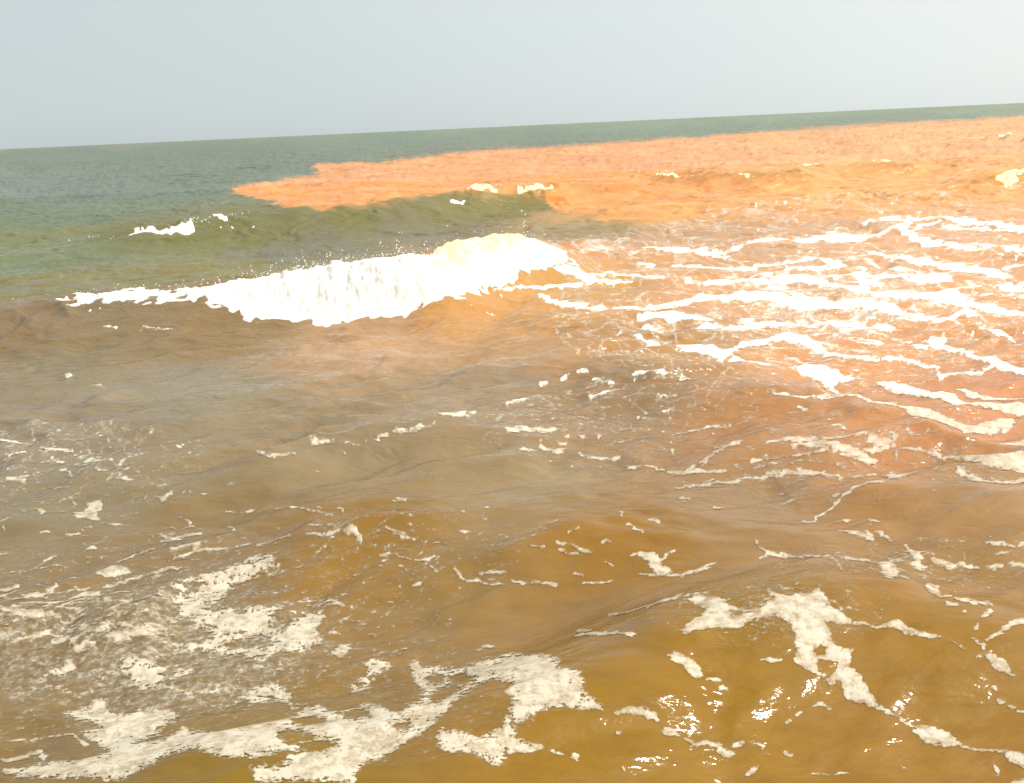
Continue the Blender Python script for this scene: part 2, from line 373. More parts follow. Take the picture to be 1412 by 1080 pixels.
FOAM_DATA = """# cluster: key | name | label ; then prims
@band|foam_patch|broadest cream foam band sweeping across the lower left up to a ragged rounded lobe
P 15,1085 25,1062 60,1048 110,1052 150,1040 118,1022 112,1012 135,1002 100,995 83,985 110,975 128,962 150,955 147,972 160,982 200,974 235,976 250,982 248,992 225,1012 190,1028 215,1022 250,1000 262,1003 300,1005 353,1000 400,988 420,978 440,972 452,978 470,984 485,980 500,972 545,980 575,972 582,960 575,955 565,930 562,920 575,912 585,922 610,924 640,922 660,915 706,903 760,905 775,912 770,920 800,928 808,945 805,955 835,980 832,985 790,985 745,990 725,1000 705,1008 700,985 703,968 695,960 704,945 680,942 650,955 625,975 600,1002 595,1010 570,1020 545,1040 500,1060 490,1085 350,1085 345,1062 365,1060 345,1052 310,1052 275,1043 245,1048 210,1062 170,1085
P 602,1004 640,1010 660,1018 690,1005 702,985 712,1010 716,1020 750,1033 700,1040 695,1055 680,1060 655,1045 610,1042 600,1025
H 388,1020 398,1014 410,1018 430,1020 428,1024 400,1028
H 360,1052 380,1046 395,1043 392,1052 372,1060
H 420,1032 445,1028 460,1030 440,1036 415,1040
H 592,938 600,932 610,936 605,945 594,944
H 620,938 640,934 650,940 640,946 625,943
H 595,965 612,952 630,950 618,962 600,971
H 530,978 545,974 560,978 548,984
H 545,1002 565,998 560,1006 548,1006
H 478,990 495,985 505,988 490,993
H 400,998 430,994 445,998 420,1002
@mass|foam_patch|thick white foam mass full of holes left of centre above the broadest band
P 205,820 250,805 290,795 310,790 345,775 385,768 380,780 395,785 370,795 350,805 325,812 315,825 305,840 330,845 353,842 390,845 395,848 450,850 453,862 440,875 450,892 430,905 380,915 353,925 330,930 300,925 275,925 258,938 240,938 235,925 265,912 232,900 225,890 290,882 285,875 240,870 228,862 245,850 240,840 225,832
S 365,800,3 375,797,2 400,790,2 420,786,3.5 432,788,2.5
S 330,930,3 380,925,2 405,921,1.5
S 320,945,3 355,940,2 410,931,1.5 430,934,2 460,930,2
P 353,945 380,940 400,950 402,965 412,970 413,980 400,982 392,970 375,965 355,972 335,965 320,958
P 165,905 185,905 215,912 235,925 225,945 200,955 185,950 175,935 160,928
S 185,930,6 215,945,7 250,955,5 290,955,4 330,950,4
S 240,945,4 265,962,4 295,972,4 340,962,4
S 110,932,5 140,937,5 170,928,4 190,915,4
H 225,820 235,817 243,820 236,824
H 258,815 270,812 272,818 262,820
H 295,842 305,835 302,845 296,848
H 250,862 262,860 266,866 254,868
H 235,870 250,868 262,880 282,884 270,888 245,878
H 235,915 250,903 280,902 310,908 330,912 345,922 320,925 290,922 265,922 245,920
H 385,858 397,853 402,862 390,873 383,868
H 315,892 340,886 370,888 372,893 345,896
@blob_a|foam_patch|small smooth rounded white foam blob above the thick white mass at lower left
P 131,797 140,792 150,787 165,785 178,788 183,795 175,800 150,801 135,801
S 160,784,1.5 185,773,2 212,762,2
@strand_a|foam_streak|long pale foam streak rising right just beneath the small rounded white blob
S 140,815,1.5 165,808,2.5 200,800,2 230,790,3 250,787,1.5
@strand_b|foam_streak|thin straight foam streak rising right above the top of the thick white mass
S 235,777,1 250,772,2 275,765,2.5 310,760,2 345,755,1.5
@curl|foam_patch|curled loops of foam like a scribble, left of centre in the lower half
S 235,722,1 248,715,1.5 262,720,1.5 265,727,1.5 250,733,1.5 232,730,1.5
S 215,742,1.5 240,745,3 275,740,3
S 225,750,3 250,748,2.5
S 240,765,3 275,757,3 270,765,3
@gull|foam_patch|cream foam patch with pointed wing on the left side of the calm brown water
P 78,704 100,705 115,704 120,695 130,693 142,695 140,702 135,705 135,715 128,716 120,712 105,712 95,706
S 130,719,1.2 155,722,1.5 178,724,1.2
S 128,728,1.2 113,733,1.2
@lefta|foam_streak|glossy white foam streak at the left edge above a dark olive wavelet
S -20,846,4 0,847,4 20,852,6 50,857,7 85,857,3
@leftb|foam_streak|zigzag foam streaks at the left edge under the small rounded white blob
S -10,822,5 10,820,5 25,815,4
S 30,828,2 60,828,3 80,815,2 75,812,1.5
S 30,840,2 90,840,2 120,822,5 140,825,4
S 100,833,2 140,824,3
S 85,848,2 110,838,2 140,835,1.5
@leftc|foam_streak|forked thin foam line below the dark olive wavelet at the left edge
S -10,878,1.5 0,878,1.5 20,877,2 40,884,2.5 60,878,3 85,882,2 100,870,1.5 140,862,2 180,868,3 220,872,3
S 95,882,2 105,895,5 108,900,4 125,882,2 150,868,2
@leftd|foam_patch|bright rounded foam patch at far left with two trailing arms
P 25,945 50,940 60,930 85,915 100,905 108,925 95,935 60,938
S -10,918,1.5 0,915,1.5 20,912,2 55,918,2 80,908,2
S -10,961,3 0,960,2.5 30,957,3 60,948,5 90,955,5 110,960,4 130,950,4 150,942,4
@lefte|foam_streak|grey foam curls in the bottom left corner around an oval of bare brown water
S -10,1026,2 0,1025,1.5 35,1018,2 75,1014,1.5 100,1015,2 118,1028,4
S -10,1042,5 10,1048,4 55,1035,4 60,1045,5
S -10,1070,6 20,1066,6 55,1062,5
@isl_a|foam_patch|small slanted oval foam island between the thick mass and the calm brown water
P 456,909 465,900 470,895 483,892 484,900 478,910 468,914
@isl_b|foam_patch|torn leaf shaped foam patch standing alone just above the broadest band
P 493,920 505,918 515,915 530,914 545,922 535,930 520,937 512,944 515,950 500,958 488,960 477,958 482,950 480,944 490,938 505,932 503,925
S 503,960,2 520,965,2 535,960,1.5
S 525,945,2 540,938,1.5
@bird|foam_patch|white bird shaped foam patch with a thin tail at the foot of the middle swell
P 865,770 880,763 900,763 908,770 912,778 918,785 930,792 905,794 895,785 890,775 880,768
S 912,775,3 922,766,2 930,762,3
S 880,794,1.5 915,796,2.5 940,795,3 965,789,2.5 985,782,3
@ring|foam_patch|small ring of foam open on one side on the face of the middle swell
S 770,758,3 785,757,2 800,762,2.5 815,768,4
S 772,765,2 785,769,3 795,768,2
@str_c|foam_streak|pale foam streak rising to the crest of the near right swell
S 838,850,2 870,846,1.5 900,841,2.5 930,832,2.5 950,826,1.5
@str_d|foam_streak|flat bracket shaped foam streak in the trough left of the near right swell
S 790,880,2 800,878,3 830,877,3 855,875,2 872,878,4
S 797,872,3 818,870,1.5
@hand|foam_patch|large creamy foam patch hanging like a hand over the near right swell, with two holes
P 1010,852 1030,848 1050,842 1062,832 1066,822 1085,826 1110,820 1130,812 1137,822 1143,835 1150,842 1175,855 1172,862 1145,862 1138,862 1145,880 1150,893 1165,898 1178,900 1172,915 1172,928 1188,940 1195,955 1207,972 1205,982 1190,975 1165,970 1158,950 1145,950 1125,940 1100,925 1092,918 1097,905 1095,885 1092,872 1080,862 1070,852 1040,858 1015,870 990,870 975,873 945,882 937,880 945,868 965,853 973,843 965,838 950,834 960,824 985,827 1002,828 1004,845
H 1123,905 1130,895 1138,898 1135,908 1125,910
H 1130,918 1155,920 1150,930 1140,942 1128,932
S 1200,975,5 1215,985,4 1235,993,3 1252,1002,3
@tail|foam_patch|long almond shaped foam patch with a thin line running to the bottom right corner
P 1253,1001 1285,1002 1310,1007 1320,1018 1330,1026 1300,1030 1275,1022 1262,1012
S 1325,1028,3 1350,1031,2.5 1385,1035,3 1400,1042,10 1412,1048,10 1430,1052,10
S 1370,1050,2 1375,1058,3 1377,1066,2
@arm|foam_streak|long thin foam arm with beads arching right from the large creamy patch
S 1178,858,3 1195,862,4 1210,865,2 1220,862,5 1235,858,8 1250,868,7 1268,875,5 1285,878,4 1298,881,2
S 1310,885,2 1320,890,2 1328,898,2
S 1355,937,2 1358,938,2
S 1370,946,3 1375,948,3
S 1378,960,4 1384,963,4
S 1390,970,3 1398,972,3
S 1404,976,3 1420,977,3
@edge|foam_patch|branched foam patch at the right edge ending in a pointed oval
S 1338,884,2 1352,890,4 1357,898,3
S 1360,886,3 1380,873,5 1395,860,6 1412,855,7 1430,850,7
P 1356,905 1365,900 1385,910 1400,931 1390,930 1368,922 1360,912
S 1347,908,2 1352,905,2
@corner|foam_patch|rounded foam patch cut off by the bottom right corner
P 1388,1085 1395,1074 1412,1067 1440,1066 1440,1090
@dropisl|foam_patch|slanting teardrop foam patch alone on the brown face of the near right swell
P 918,907 930,903 943,905 955,912 965,922 972,935 962,940 950,935 942,920 925,912
S 975,940,3 990,940,5
S 995,950,5 1002,955,2
@oval|foam_patch|flat oval foam patch leading a curved trail of beads along the bottom
S 850,987,3 865,983,5 880,985,8 900,990,7 905,996,3
S 920,1008,7 930,1012,4 938,1015,2
S 945,1020,2 960,1027,4 975,1026,4 990,1030,5 1000,1042,7 1008,1045,5
@spur|foam_streak|foam spur trailing right from the end of the broadest band near the bottom
P 700,1015 716,1022 745,1028 752,1032 725,1041 712,1038 700,1042
S 758,1035,2 775,1041,3
S 793,1045,6 795,1053,2
@thumb|foam_patch|thumb shaped foam patch leading a row of foam beads behind the near right swell
P 1208,783 1220,780 1232,785 1240,795 1232,801 1220,800
S 1278,807,3 1290,812,5 1300,818,2 1312,817,2
S 1308,828,4 1318,829,4
S 1320,822,4 1332,823,4 1337,826,3
S 1342,827,4 1358,828,3 1368,830,3
@knot|foam_patch|knotted upright foam patch beside a flat white bar on the right side
S 1247,760,3 1252,767,3 1262,775,7 1265,785,7 1255,785,3 1275,788,3
S 1262,770,3 1272,770,2
@bar|foam_streak|flat white foam bar with a rounded head right of the knotted patch
S 1288,780,5 1300,783,3 1310,786,4 1325,782,4 1350,788,2
@dia|foam_patch|diamond shaped foam patch below the long diagonal streak on the right
S 1199,730,4 1200,731,4
S 1158,742,2 1180,745,5 1200,748,6 1195,741,3
S 1208,740,3 1218,745,3 1228,752,3
@diag|foam_streak|long diagonal foam streak falling left from the lowest branching web
S 1105,720,2 1120,722,3 1135,710,3 1150,700,3 1160,688,3 1175,680,3 1195,672,2.5 1218,670,2.5
S 1150,685,4 1155,683,2
S 1135,725,1 1165,722,2 1185,720,1.5
S 1200,720,4 1210,722,3
@hook|foam_streak|wavy hooked foam line above the crest of the near right swell
S 1040,752,2 1047,760,2.5 1060,767,2
S 1045,775,2 1060,768,3 1080,768,4 1100,773,3 1125,776,2 1145,777,2 1155,783,2 1160,790,1.5
@vee|foam_patch|forked foam patch with a rising arm in the middle of the right half
S 905,650,2 920,655,2.5 935,657,5 955,656,6 990,658,3 1000,655,2
S 945,652,3 965,645,3 975,638,4 985,628,3 1000,622,2.5 1020,616,2
S 980,621,2 1000,620,2
S 866,648,3 885,647,2 905,647,1.5
@und|foam_streak|long double foam streak lying right below the forked patch
S 930,679,1.5 960,676,2 985,672,2.5 1010,670,2 1030,665,2.5 1059,665,2.5 1090,660,2.5
S 955,675,1.5 985,666,1.5
S 1030,653,1.5 1045,648,3 1070,645,3
S 1038,640,5 1050,638,3
@web|foam_patch|branching web of foam joining the wide white bar at the right edge
S 1059,615,2 1080,610,2.5 1110,610,4 1130,612,2 1160,612,3 1195,610,3
S 1095,618,4 1130,618,4 1150,625,6 1180,635,8 1200,645,6
S 1200,615,6 1225,620,6 1235,623,3
S 1190,630,3 1210,628,6 1220,626,3
S 1240,626,2.5 1270,630,3 1300,635,3 1330,642,3
S 1059,637,2 1110,635,2.5 1150,633,2.5 1170,638,3
S 1230,660,8 1240,662,5 1265,656,3 1290,654,4 1330,650,3
S 1320,658,3 1350,665,3 1380,668,3 1412,664,2.5
S 1330,640,4 1360,647,9 1412,650,10 1440,652,10
S 1059,660,4 1110,657,4 1160,662,1.5 1205,658,1.5
S 1350,618,2 1375,622,4 1412,623,7 1440,623,8
@bigv|foam_patch|thick white foam streak bending to a wide blunt end at the right
P 1095,508 1115,505 1130,512 1160,518 1190,525 1165,530 1150,535 1160,548 1185,556 1215,565 1255,575 1290,585 1340,592 1370,583 1395,580 1400,590 1395,600 1370,604 1330,603 1290,597 1260,588 1225,575 1190,563 1165,552 1140,540 1125,532 1100,522
@bigw|foam_patch|tapered white foam streak parallel above the one with the blunt end
P 1205,530 1235,528 1280,540 1310,548 1330,560 1440,568 1440,578 1330,574 1300,564 1275,554 1240,547 1215,540
@t1|foam_streak|farthest long white foam line snaking in front of the orange plume
S 885,342,2 905,346,3 935,350,4 965,352,3 990,354,2.5 1010,350,2.5 1030,340,3 1059,335,3 1100,335,3 1150,330,7 1180,330,6 1215,325,3 1235,318,3 1250,312,8 1245,322,6 1260,332,6 1290,342,6 1325,346,4 1412,350,3 1440,350,3
@t2|foam_streak|white foam arch over small orange patches at the far right of the water
S 1190,312,2 1215,306,2.5 1240,305,3 1290,303,3 1330,310,5 1412,315,5 1440,316,5
S 1300,318,3 1350,320,3 1412,322,3 1440,323,3
S 1250,325,2 1280,312,3 1300,312,2
@t3|foam_streak|short broken foam dashes below the farthest long foam line
S 985,358,5 1005,358,3
@t4|foam_streak|thin foam line rising right into a small white wedge, middle of the right half
S 945,396,3 980,397,3 1015,393,2.5 1059,383,2.5 1090,375,3 1130,373,4 1150,370,3
S 1130,357,3 1145,364,6 1165,372,5 1195,377,2
S 1040,368,2 1100,362,2 1130,357,2
@t6|foam_streak|white foam line thickening to the right between the arch and the long diagonal
S 1190,350,1.5 1230,360,4 1265,363,4 1300,370,5 1350,375,7 1375,382,8 1395,387,3
S 1440,366,3 1412,368,3 1385,373,3
S 1130,388,2 1180,385,4 1240,385,3 1275,389,5 1310,390,5
S 1180,385,3 1195,395,6 1215,397,4
@t8|foam_streak|longest white foam line slanting down to the right edge
S 1000,396,2 1059,395,4 1100,390,5 1140,398,6 1180,405,6 1230,413,7 1275,416,9 1310,417,10 1340,428,7 1380,437,5 1412,440,4 1440,442,4
S 1300,405,3 1345,400,4 1412,405,4 1440,406,4
S 1340,413,2 1412,415,2 1440,415,2
@t10|foam_streak|foam tongue trailing right from the foot of the breaking white wave
S 770,375,6 790,378,8 815,392,8 830,394,3 880,394,1.5 905,390,1.5
S 800,382,3 850,383,2 885,387,3 915,389,1.5
S 680,406,2 706,404,2 750,402,3 800,398,4
@t11|foam_streak|wavy white foam line running from below the breaking wave towards the right
S 745,415,3 760,420,5 790,428,3 830,432,3 870,430,3 920,428,4 950,420,5 975,416,6 1010,418,7 1059,415,8 1090,422,8 1130,425,8 1180,424,8 1210,430,9 1240,440,6 1280,445,4 1310,445,3 1330,438,5 1345,443,5
@t12|foam_patch|ragged looped foam patch in the middle of the right half of the water
S 880,448,4 905,445,5 930,447,8 960,445,4 980,448,3
S 890,460,5 905,465,3
S 955,462,3 975,455,4 990,460,4 1030,458,5 1059,452,6 1100,452,3 1140,448,3 1185,452,4 1230,457,4
@t13|foam_streak|white foam band below the ragged looped patch, then stepping down to the right
S 870,470,2 890,478,3 925,485,5 950,490,7 985,492,8 995,500,7 1010,490,4 1030,480,3 1059,475,5 1080,468,8 1110,472,8 1125,483,7 1145,492,5 1170,500,3 1210,500,2.5 1240,498,4 1270,505,3 1290,510,3 1297,525,5
S 1010,503,5 1030,505,3 1059,510,3
@t14|foam_streak|white foam streak with a round head running down to the right edge
S 1285,475,8 1300,472,6 1290,483,5 1320,488,3 1330,493,3 1350,498,4 1370,507,6 1412,520,6 1440,528,6
S 1300,522,1.5 1350,520,2 1372,510,2
S 1340,455,2 1380,468,4 1400,478,3
S 1412,467,3 1440,467,3
S 1240,476,3 1255,475,2
S 1260,483,3 1275,484,3
@flecks|foam_flecks|
S 48,703,1.2 58,706,3 63,705,2
S 0,717,2 10,714,2
S 4,727,3 6,729,3
S 55,737,1.5 67,733,2
S 0,768,2 12,765,1
S 95,743,2 112,740,2
S 118,762,2 132,760,2
S 120,771,1 147,771,1
S 50,785,2 75,770,2.5 60,778,2
S 0,793,1 40,789,1 70,784,1.5 92,784,2
S -10,616,2 0,617,2 10,619,3 40,620,2 55,622,2
S 62,628,2 80,630,2.5 102,630,2
S 15,637,2 38,636,2
S 18,666,3 38,670,2
S 110,649,1.5 130,645,3 147,645,2
S 85,657,1.5 95,658,3 102,661,1.5
S 135,652,2 148,655,2
S 78,643,1.5 92,646,2
S 167,628,1.2 177,628,2
S 163,661,3 185,664,1.5
S 172,668,1 185,668,1.5
S 203,663,2 220,664,1.5
S 170,654,1.5 179,653,2
S 208,672,1 236,675,1.5
S 217,688,2 224,690,4 232,685,3 238,684,2
S 262,683,1 285,685,1.5 310,677,1 335,671,1
S 300,703,1 330,708,1.5 353,707,1.5
S 315,726,1 322,733,1.5
S 353,637,1.5 365,640,3 385,638,2.5 408,635,2
S 428,622,2 445,620,2.5 462,620,2
S 480,621,2 495,621,2
S 503,616,1 515,613,2 535,606,1.5
S 545,601,3 565,600,2.5 585,595,2 600,590,1
S 463,629,1 477,630,2
S 378,707,1.5 395,706,2
S 400,713,2 430,718,1.5 460,720,1.5
S 436,710,1 442,714,1.5
S 470,713,2.5 474,716,2
S 428,734,1.5 450,736,2 485,738,1.5
S 425,744,2 450,748,3 475,745,2.5 490,742,5 498,752,4
S 353,760,2 390,750,2 400,748,2
S 447,761,2 449,761,2
S 532,738,2 545,741,2 560,743,2 570,745,3
S 526,767,3 540,762,2
S 530,775,4 532,775,3
S 548,768,2 565,777,2 580,782,2
S 585,780,3 593,778,4 598,771,2.5
S 583,762,2 578,770,2
S 593,790,2 602,800,3
S 554,788,1.5 563,797,1.5
S 635,735,2 650,735,2
S 670,714,3 674,712,2
S 688,739,3 700,745,2
S 628,795,4 635,803,2 645,808,2.5 660,806,3 670,812,3 690,812,2 700,815,1.5
S 658,798,2.5 680,796,3 697,796,2
S 570,818,1.5 580,816,3
S 540,704,1 560,702,1.5
S 394,817,2 396,817,2
S 425,837,2 435,838,1.5
S 437,833,1 455,828,2
S 440,842,1.5 455,837,3 465,838,2
S 450,845,2 465,843,4 476,846,2
S 475,829,2.5 477,829,2
S 528,907,1 545,905,1.5 562,901,1
S 461,880,2 470,879,1.5
S 655,903,2 670,898,3 680,897,2
S 1242,797,1.5 1255,802,1
S 1330,840,3 1332,840,3
S 1295,755,2 1300,748,1.5
S 1322,752,2 1335,752,1
S 1358,753,2 1375,760,2 1395,764,2
S 1405,760,4 1430,760,4
S 1368,772,1.5 1395,770,2
S 1355,848,4 1362,842,6 1367,838,4
S 1345,868,4 1348,862,3
S 1080,700,2 1098,693,1.5
S 733,764,2 742,766,2 750,763,1.5
S 733,750,1 745,744,1 752,738,2 745,732,1.5
S 755,729,3 768,726,3
S 785,745,2 795,738,3
S 830,755,3 840,752,3
S 857,710,4 857,717,2
S 868,724,3 876,733,3 887,735,3
S 835,777,2 845,784,2
S 706,808,2 720,812,3 745,810,2.5 773,812,2
S 790,797,2 805,798,2.5
S 800,808,2 830,806,2 843,804,2
S 893,717,3 910,719,2
S 938,693,3 950,694,2
S 985,703,3 995,703,2
S 700,598,4 740,600,2.5 780,598,1.5
S 720,633,2 740,632,2.5
S 745,623,3 765,626,4 785,624,2
S 772,616,2 778,617,2
S 800,628,2 812,633,2 840,634,2.5 852,635,3
S 930,607,2 955,600,2 975,595,2 1005,593,3
S 927,626,3 928,630,2
S 745,540,3 755,539,2
S 774,535,2 785,530,2.5
S 798,527,2 810,526,2
S 815,554,3 830,550,3 850,543,2
S 876,527,4 890,526,3 915,528,2
S 940,530,4 950,531,2
S 700,566,2 730,560,2
S 905,555,3 920,554,2 935,554,2
S 820,533,2 845,535,2
S 600,580,2 625,581,3 655,576,2
S 1145,592,2 1165,597,2
S 1059,551,1 1100,556,3 1130,555,2 1180,560,1.5
S 1100,567,3 1110,572,3
S 1320,540,3 1335,547,5 1350,553,3 1412,555,2 1440,555,2
S 1050,918,2 1062,918,5 1075,918,3
S 1015,1034,5 1023,1032,3
S 1045,1032,4 1050,1036,4
S 1030,1070,4 1040,1066,6 1045,1063,3
S 1055,1046,2 1058,1046,2
S 851,1012,4 853,1012,4
S 860,1060,3 862,1064,2
S 1120,980,2 1130,977,4 1143,982,3
S 1083,1003,3 1088,1000,3
S 1098,991,3 1105,986,1.5
S 1083,1045,4 1090,1047,4
S 1120,1072,1.5 1165,1072,2.5
S 1243,1058,2 1248,1059,2
S 145,455,1 160,456,1.5
S 200,456,1 235,461,1.5
S 92,522,1 100,522,1.5
S 130,542,1 142,541,1.5
S 880,367,3 900,370,3
S 930,372,3 960,373,3 1000,375,2.5 1035,373,5 1045,372,3
S 1365,788,3 1380,786,3
S 1390,783,2 1412,784,4 1430,784,4
"""
clusters = []
holes = []
for line in FOAM_DATA.strip().split('\n'):
    if not line or line[0] == '#': continue
    if line[0] == '@':
        key, nm, lab = line[1:].split('|')
        clusters.append((key, nm, lab))
        continue
    cid = len(clusters)
    kind, rest = line[0], line[2:].split()
    pts = [tuple(float(v) for v in p.split(',')) for p in rest]
    q = [to_uvz(p[0], p[1]) for p in pts]
    b = block([p[0] for p in q], [p[3] for p in q], 26)
    if b is None: continue
    u, v = Uw[b], Vw[b]
    if kind == 'S':
        sd = np.full(u.shape, -60.0)
        for k in range(len(q) - 1):
            if abs(q[k][1] - q[k + 1][1]) > 90: continue
            sd = np.maximum(sd, seg_sd(u, v, q[k], q[k + 1], pts[k][2] * .92 * q[k][2], pts[k + 1][2] * .92 * q[k + 1][2]))
    else:
        ins = np.zeros(u.shape, bool)
        dm = np.full(u.shape, -60.0)
        n = len(q)
        for k in range(n):
            a, c = q[k], q[(k + 1) % n]
            dm = np.maximum(dm, seg_sd(u, v, a, c, 0, 0))
            if a[1] != c[1]:
                cr = ((a[1] > v) != (c[1] > v)) & (u < (c[0] - a[0]) * (v - a[1]) / (c[1] - a[1]) + a[0])
                ins ^= cr
        sd = np.where(ins, -dm, dm)
    if kind == 'H':
        holes.append((b, sd + 1.0))
        continue
    cur, cc = FF[b], CC[b]
    m = sd > cur
    cur[m] = sd[m]
    cc[m] = cid
for b, sd in holes:
    FF[b] = np.minimum(FF[b], -sd)

NCL = len(clusters)
keyid = {c[0]: i + 1 for i, c in enumerate(clusters)}
# torn edges and lace: holes open where the film is thin
lace = fbm(U / 20 + .6 * wu, V / 9 + .4 * wv_, 3, 91)
lace2 = fbm(U / 8, V / 3.6, 2, 94)
lace3 = fbm(U / 11 + .8 * wu, V / 4.2 + .5 * wv_, 3, 97)
big = np.isin(CC, [keyid['band'], keyid['mass'], keyid['leftd'], keyid['isl_b']])
FF += np.where(big, 2.4, 1.1) * lace2 * smooth(-4, 2, FF)
FF -= np.where(big, np.maximum(0, lace - .34) * 40, 0) * smooth(1, 6, FF) * (1 - .40 * (CC == keyid['band']))
FF -= np.where(big, np.maximum(0, lace3 - .30) * 30, np.maximum(0, lace3 - .5) * 8) * smooth(0, 4, FF) * (1 - .2 * (CC == keyid['band']))
FF += 1.5 * fbm(U / 20, V / 7, 3, 99) * smooth(-4, 2, FF) * (1 - smooth(6, 12, FF)) * ~big
FF = np.minimum(FF, 14)
# small loose flecks scattered by noise, in broken foam, plus painted sun sparkle on the near swell's crest
reg = np.zeros_like(FF)
for (cx, cy, rx, ry, wgt) in [(1060, 835, 140, 45, .75), (230, 905, 300, 130, 1.5), (40, 900, 150, 120, 1.1), (80, 660, 200, 60, .5), (520, 770, 200, 60, .38), (1150, 420, 330, 110, .75), (1200, 640, 240, 60, .6), (1250, 790, 220, 40, .6), (850, 600, 220, 60, .25), (900, 345, 180, 20, .6), (520, 1000, 200, 60, .5)]:
    qu, qv, kk = to_uv(cx, cy)
    reg = np.maximum(reg, wgt * np.exp(-((U - qu) / (rx * kk * .75)) ** 2 - ((V - qv) / (ry * kk * .85)) ** 2))
fl = fbm(U / 13 + .3 * wu, V / 4.6 + .3 * wv_, 2, 101) + .6 * fbm(U / 34, V / 13, 2, 105)
fl = (fl - (1.08 - .36 * reg)) * 9
# web of thin foam threads in the same broken water
tl = V + U * (.20 - .30 * smooth(-250, 350, U))
s1, s2 = fbm(U / 70, tl / 26, 2, 106), fbm(U / 60 + 8, tl / 22, 2, 112)
brk = fbm(U / 60, tl / 16, 2, 108)
pw = np.abs(perlin(U / 62 + .55 * s1, tl / 12.5 + .5 * s2, 107))
thr = (.21 * np.clip(reg * 1.3 - .12, 0, 1.15) * np.clip(.5 + 1.6 * brk, -.5, 1.7) - pw) / .10
pw2 = np.abs(perlin(U / 34 + .8 * s2 + 5, tl / 7.5 + .7 * s1, 109))
thr2 = (.20 * np.clip(reg * 1.3 - .25, 0, 1.15) * np.clip(.25 + 1.8 * fbm(U / 50, tl / 16, 2, 110), -.5, 1.5) - pw2) / .15
fl = np.maximum(fl, np.maximum(thr, thr2) + .45 * lace2)
m = (fl > FF) & (fl > -3) & (reg > .06)
FF[m] = fl[m]; CC[m] = keyid['flecks']

# crest foam that belongs to the waves: cluster ids beyond the list
CREST = [('main', 'trailing'), ('second', 'left'), ('second', 'mid'), ('second', 'right'), ('second', 'specks'), ('third', 'specks'), ('fourth', 'cap'), ('far', 'cap')]
CREST_SHAPES = [
    ('second', 'P 205,322 222,317 240,313 254,311 262,306 268,314 270,321 258,326 246,322 235,324 226,321 212,324'),
    ('second', 'S 178,324,2 200,320,3 225,318,4 255,314,5 264,312,6'),
    ('second', 'S 296,297,3 305,299,3 312,304,2'),
    ('second', 'S 302,312,2 304,313,2'),
    ('second', 'S 322,315,1.5 324,316,1.5'),
    ('second', 'S 350,315,1.5 352,315,1.5'),
    ('second', 'S 648,260,2 658,256,4 672,257,4 682,260,2'),
    ('second', 'S 620,277,1.5 640,277,2.5'),
    ('second', 'S 718,262,2.5 735,259,4 748,257,3 760,258,3'),
    ('third', 'S 905,239,1 935,240,1.2 960,239,.6'),
    ('third', 'S 1015,239,1 1030,240,1.2 1045,241,.6'),
    ('third', 'S 1104,229,.8 1130,224,1'),
    ('third', 'S 1204,221,1 1215,219,1.2 1228,222,.8'),
    ('fourth', 'P 1368,246 1385,238 1392,233 1397,240 1408,248 1398,250 1396,258 1386,255 1378,250'),
    ('fourth', 'S 1396,238,2 1412,235,3 1440,238,3'),
    ('far', 'S 1382,186,2 1396,183,4 1412,186,2.5 1440,187,2'),
]
WID = {'main': NCL + 1}
PIECES = []
for wk, sh in CREST_SHAPES:
    pid = NCL + 2 + len(PIECES)
    PIECES.append((wk, pid))
    kind, rest = sh[0], sh[2:].split()
    pts = [tuple(float(v) for v in p.split(',')) for p in rest]
    q = [to_uvz(p[0], p[1] + 1) for p in pts]
    b = block([p[0] for p in q], [p[3] for p in q], 20)
    if b is None: continue
    u, v = Uw[b], Vw[b]
    if kind == 'S':
        sd = np.full(u.shape, -60.0)
        for k in range(len(q) - 1):
            sd = np.maximum(sd, seg_sd(u, v, q[k], q[k + 1], pts[k][2] * .55, pts[k + 1][2] * .55))
    else:
        ins = np.zeros(u.shape, bool); dm = np.full(u.shape, -60.0)
        for k in range(len(q)):
            a, c = q[k], q[(k + 1) % len(q)]
            dm = np.maximum(dm, seg_sd(u, v, a, c, 0, 0))
            if a[1] != c[1]:
                ins ^= ((a[1] > v) != (c[1] > v)) & (u < (c[0] - a[0]) * (v - a[1]) / (c[1] - a[1]) + a[0])
        sd = np.where(ins, -dm, dm)
    sd = sd + 2.0 * lace2[b] - .5
    m = sd > FF[b]
    FF[b][m] = sd[m]
    CC[b][m] = pid
rf_px = roll_f * F / np.maximum(Y, 1) * .35
m = (rf_px > FF) & (roll_f > -.3) & (Y < 25)
FF[m] = rf_px[m]; CC[m] = WID['main']

# ------------------------------------------------------------------ water colour: suspended silt, with sky sheen and wave shade painted in
def lin(r, g, b):
    f = lambda c: (c / 255) ** 2.2
    return f(r), f(g), f(b)

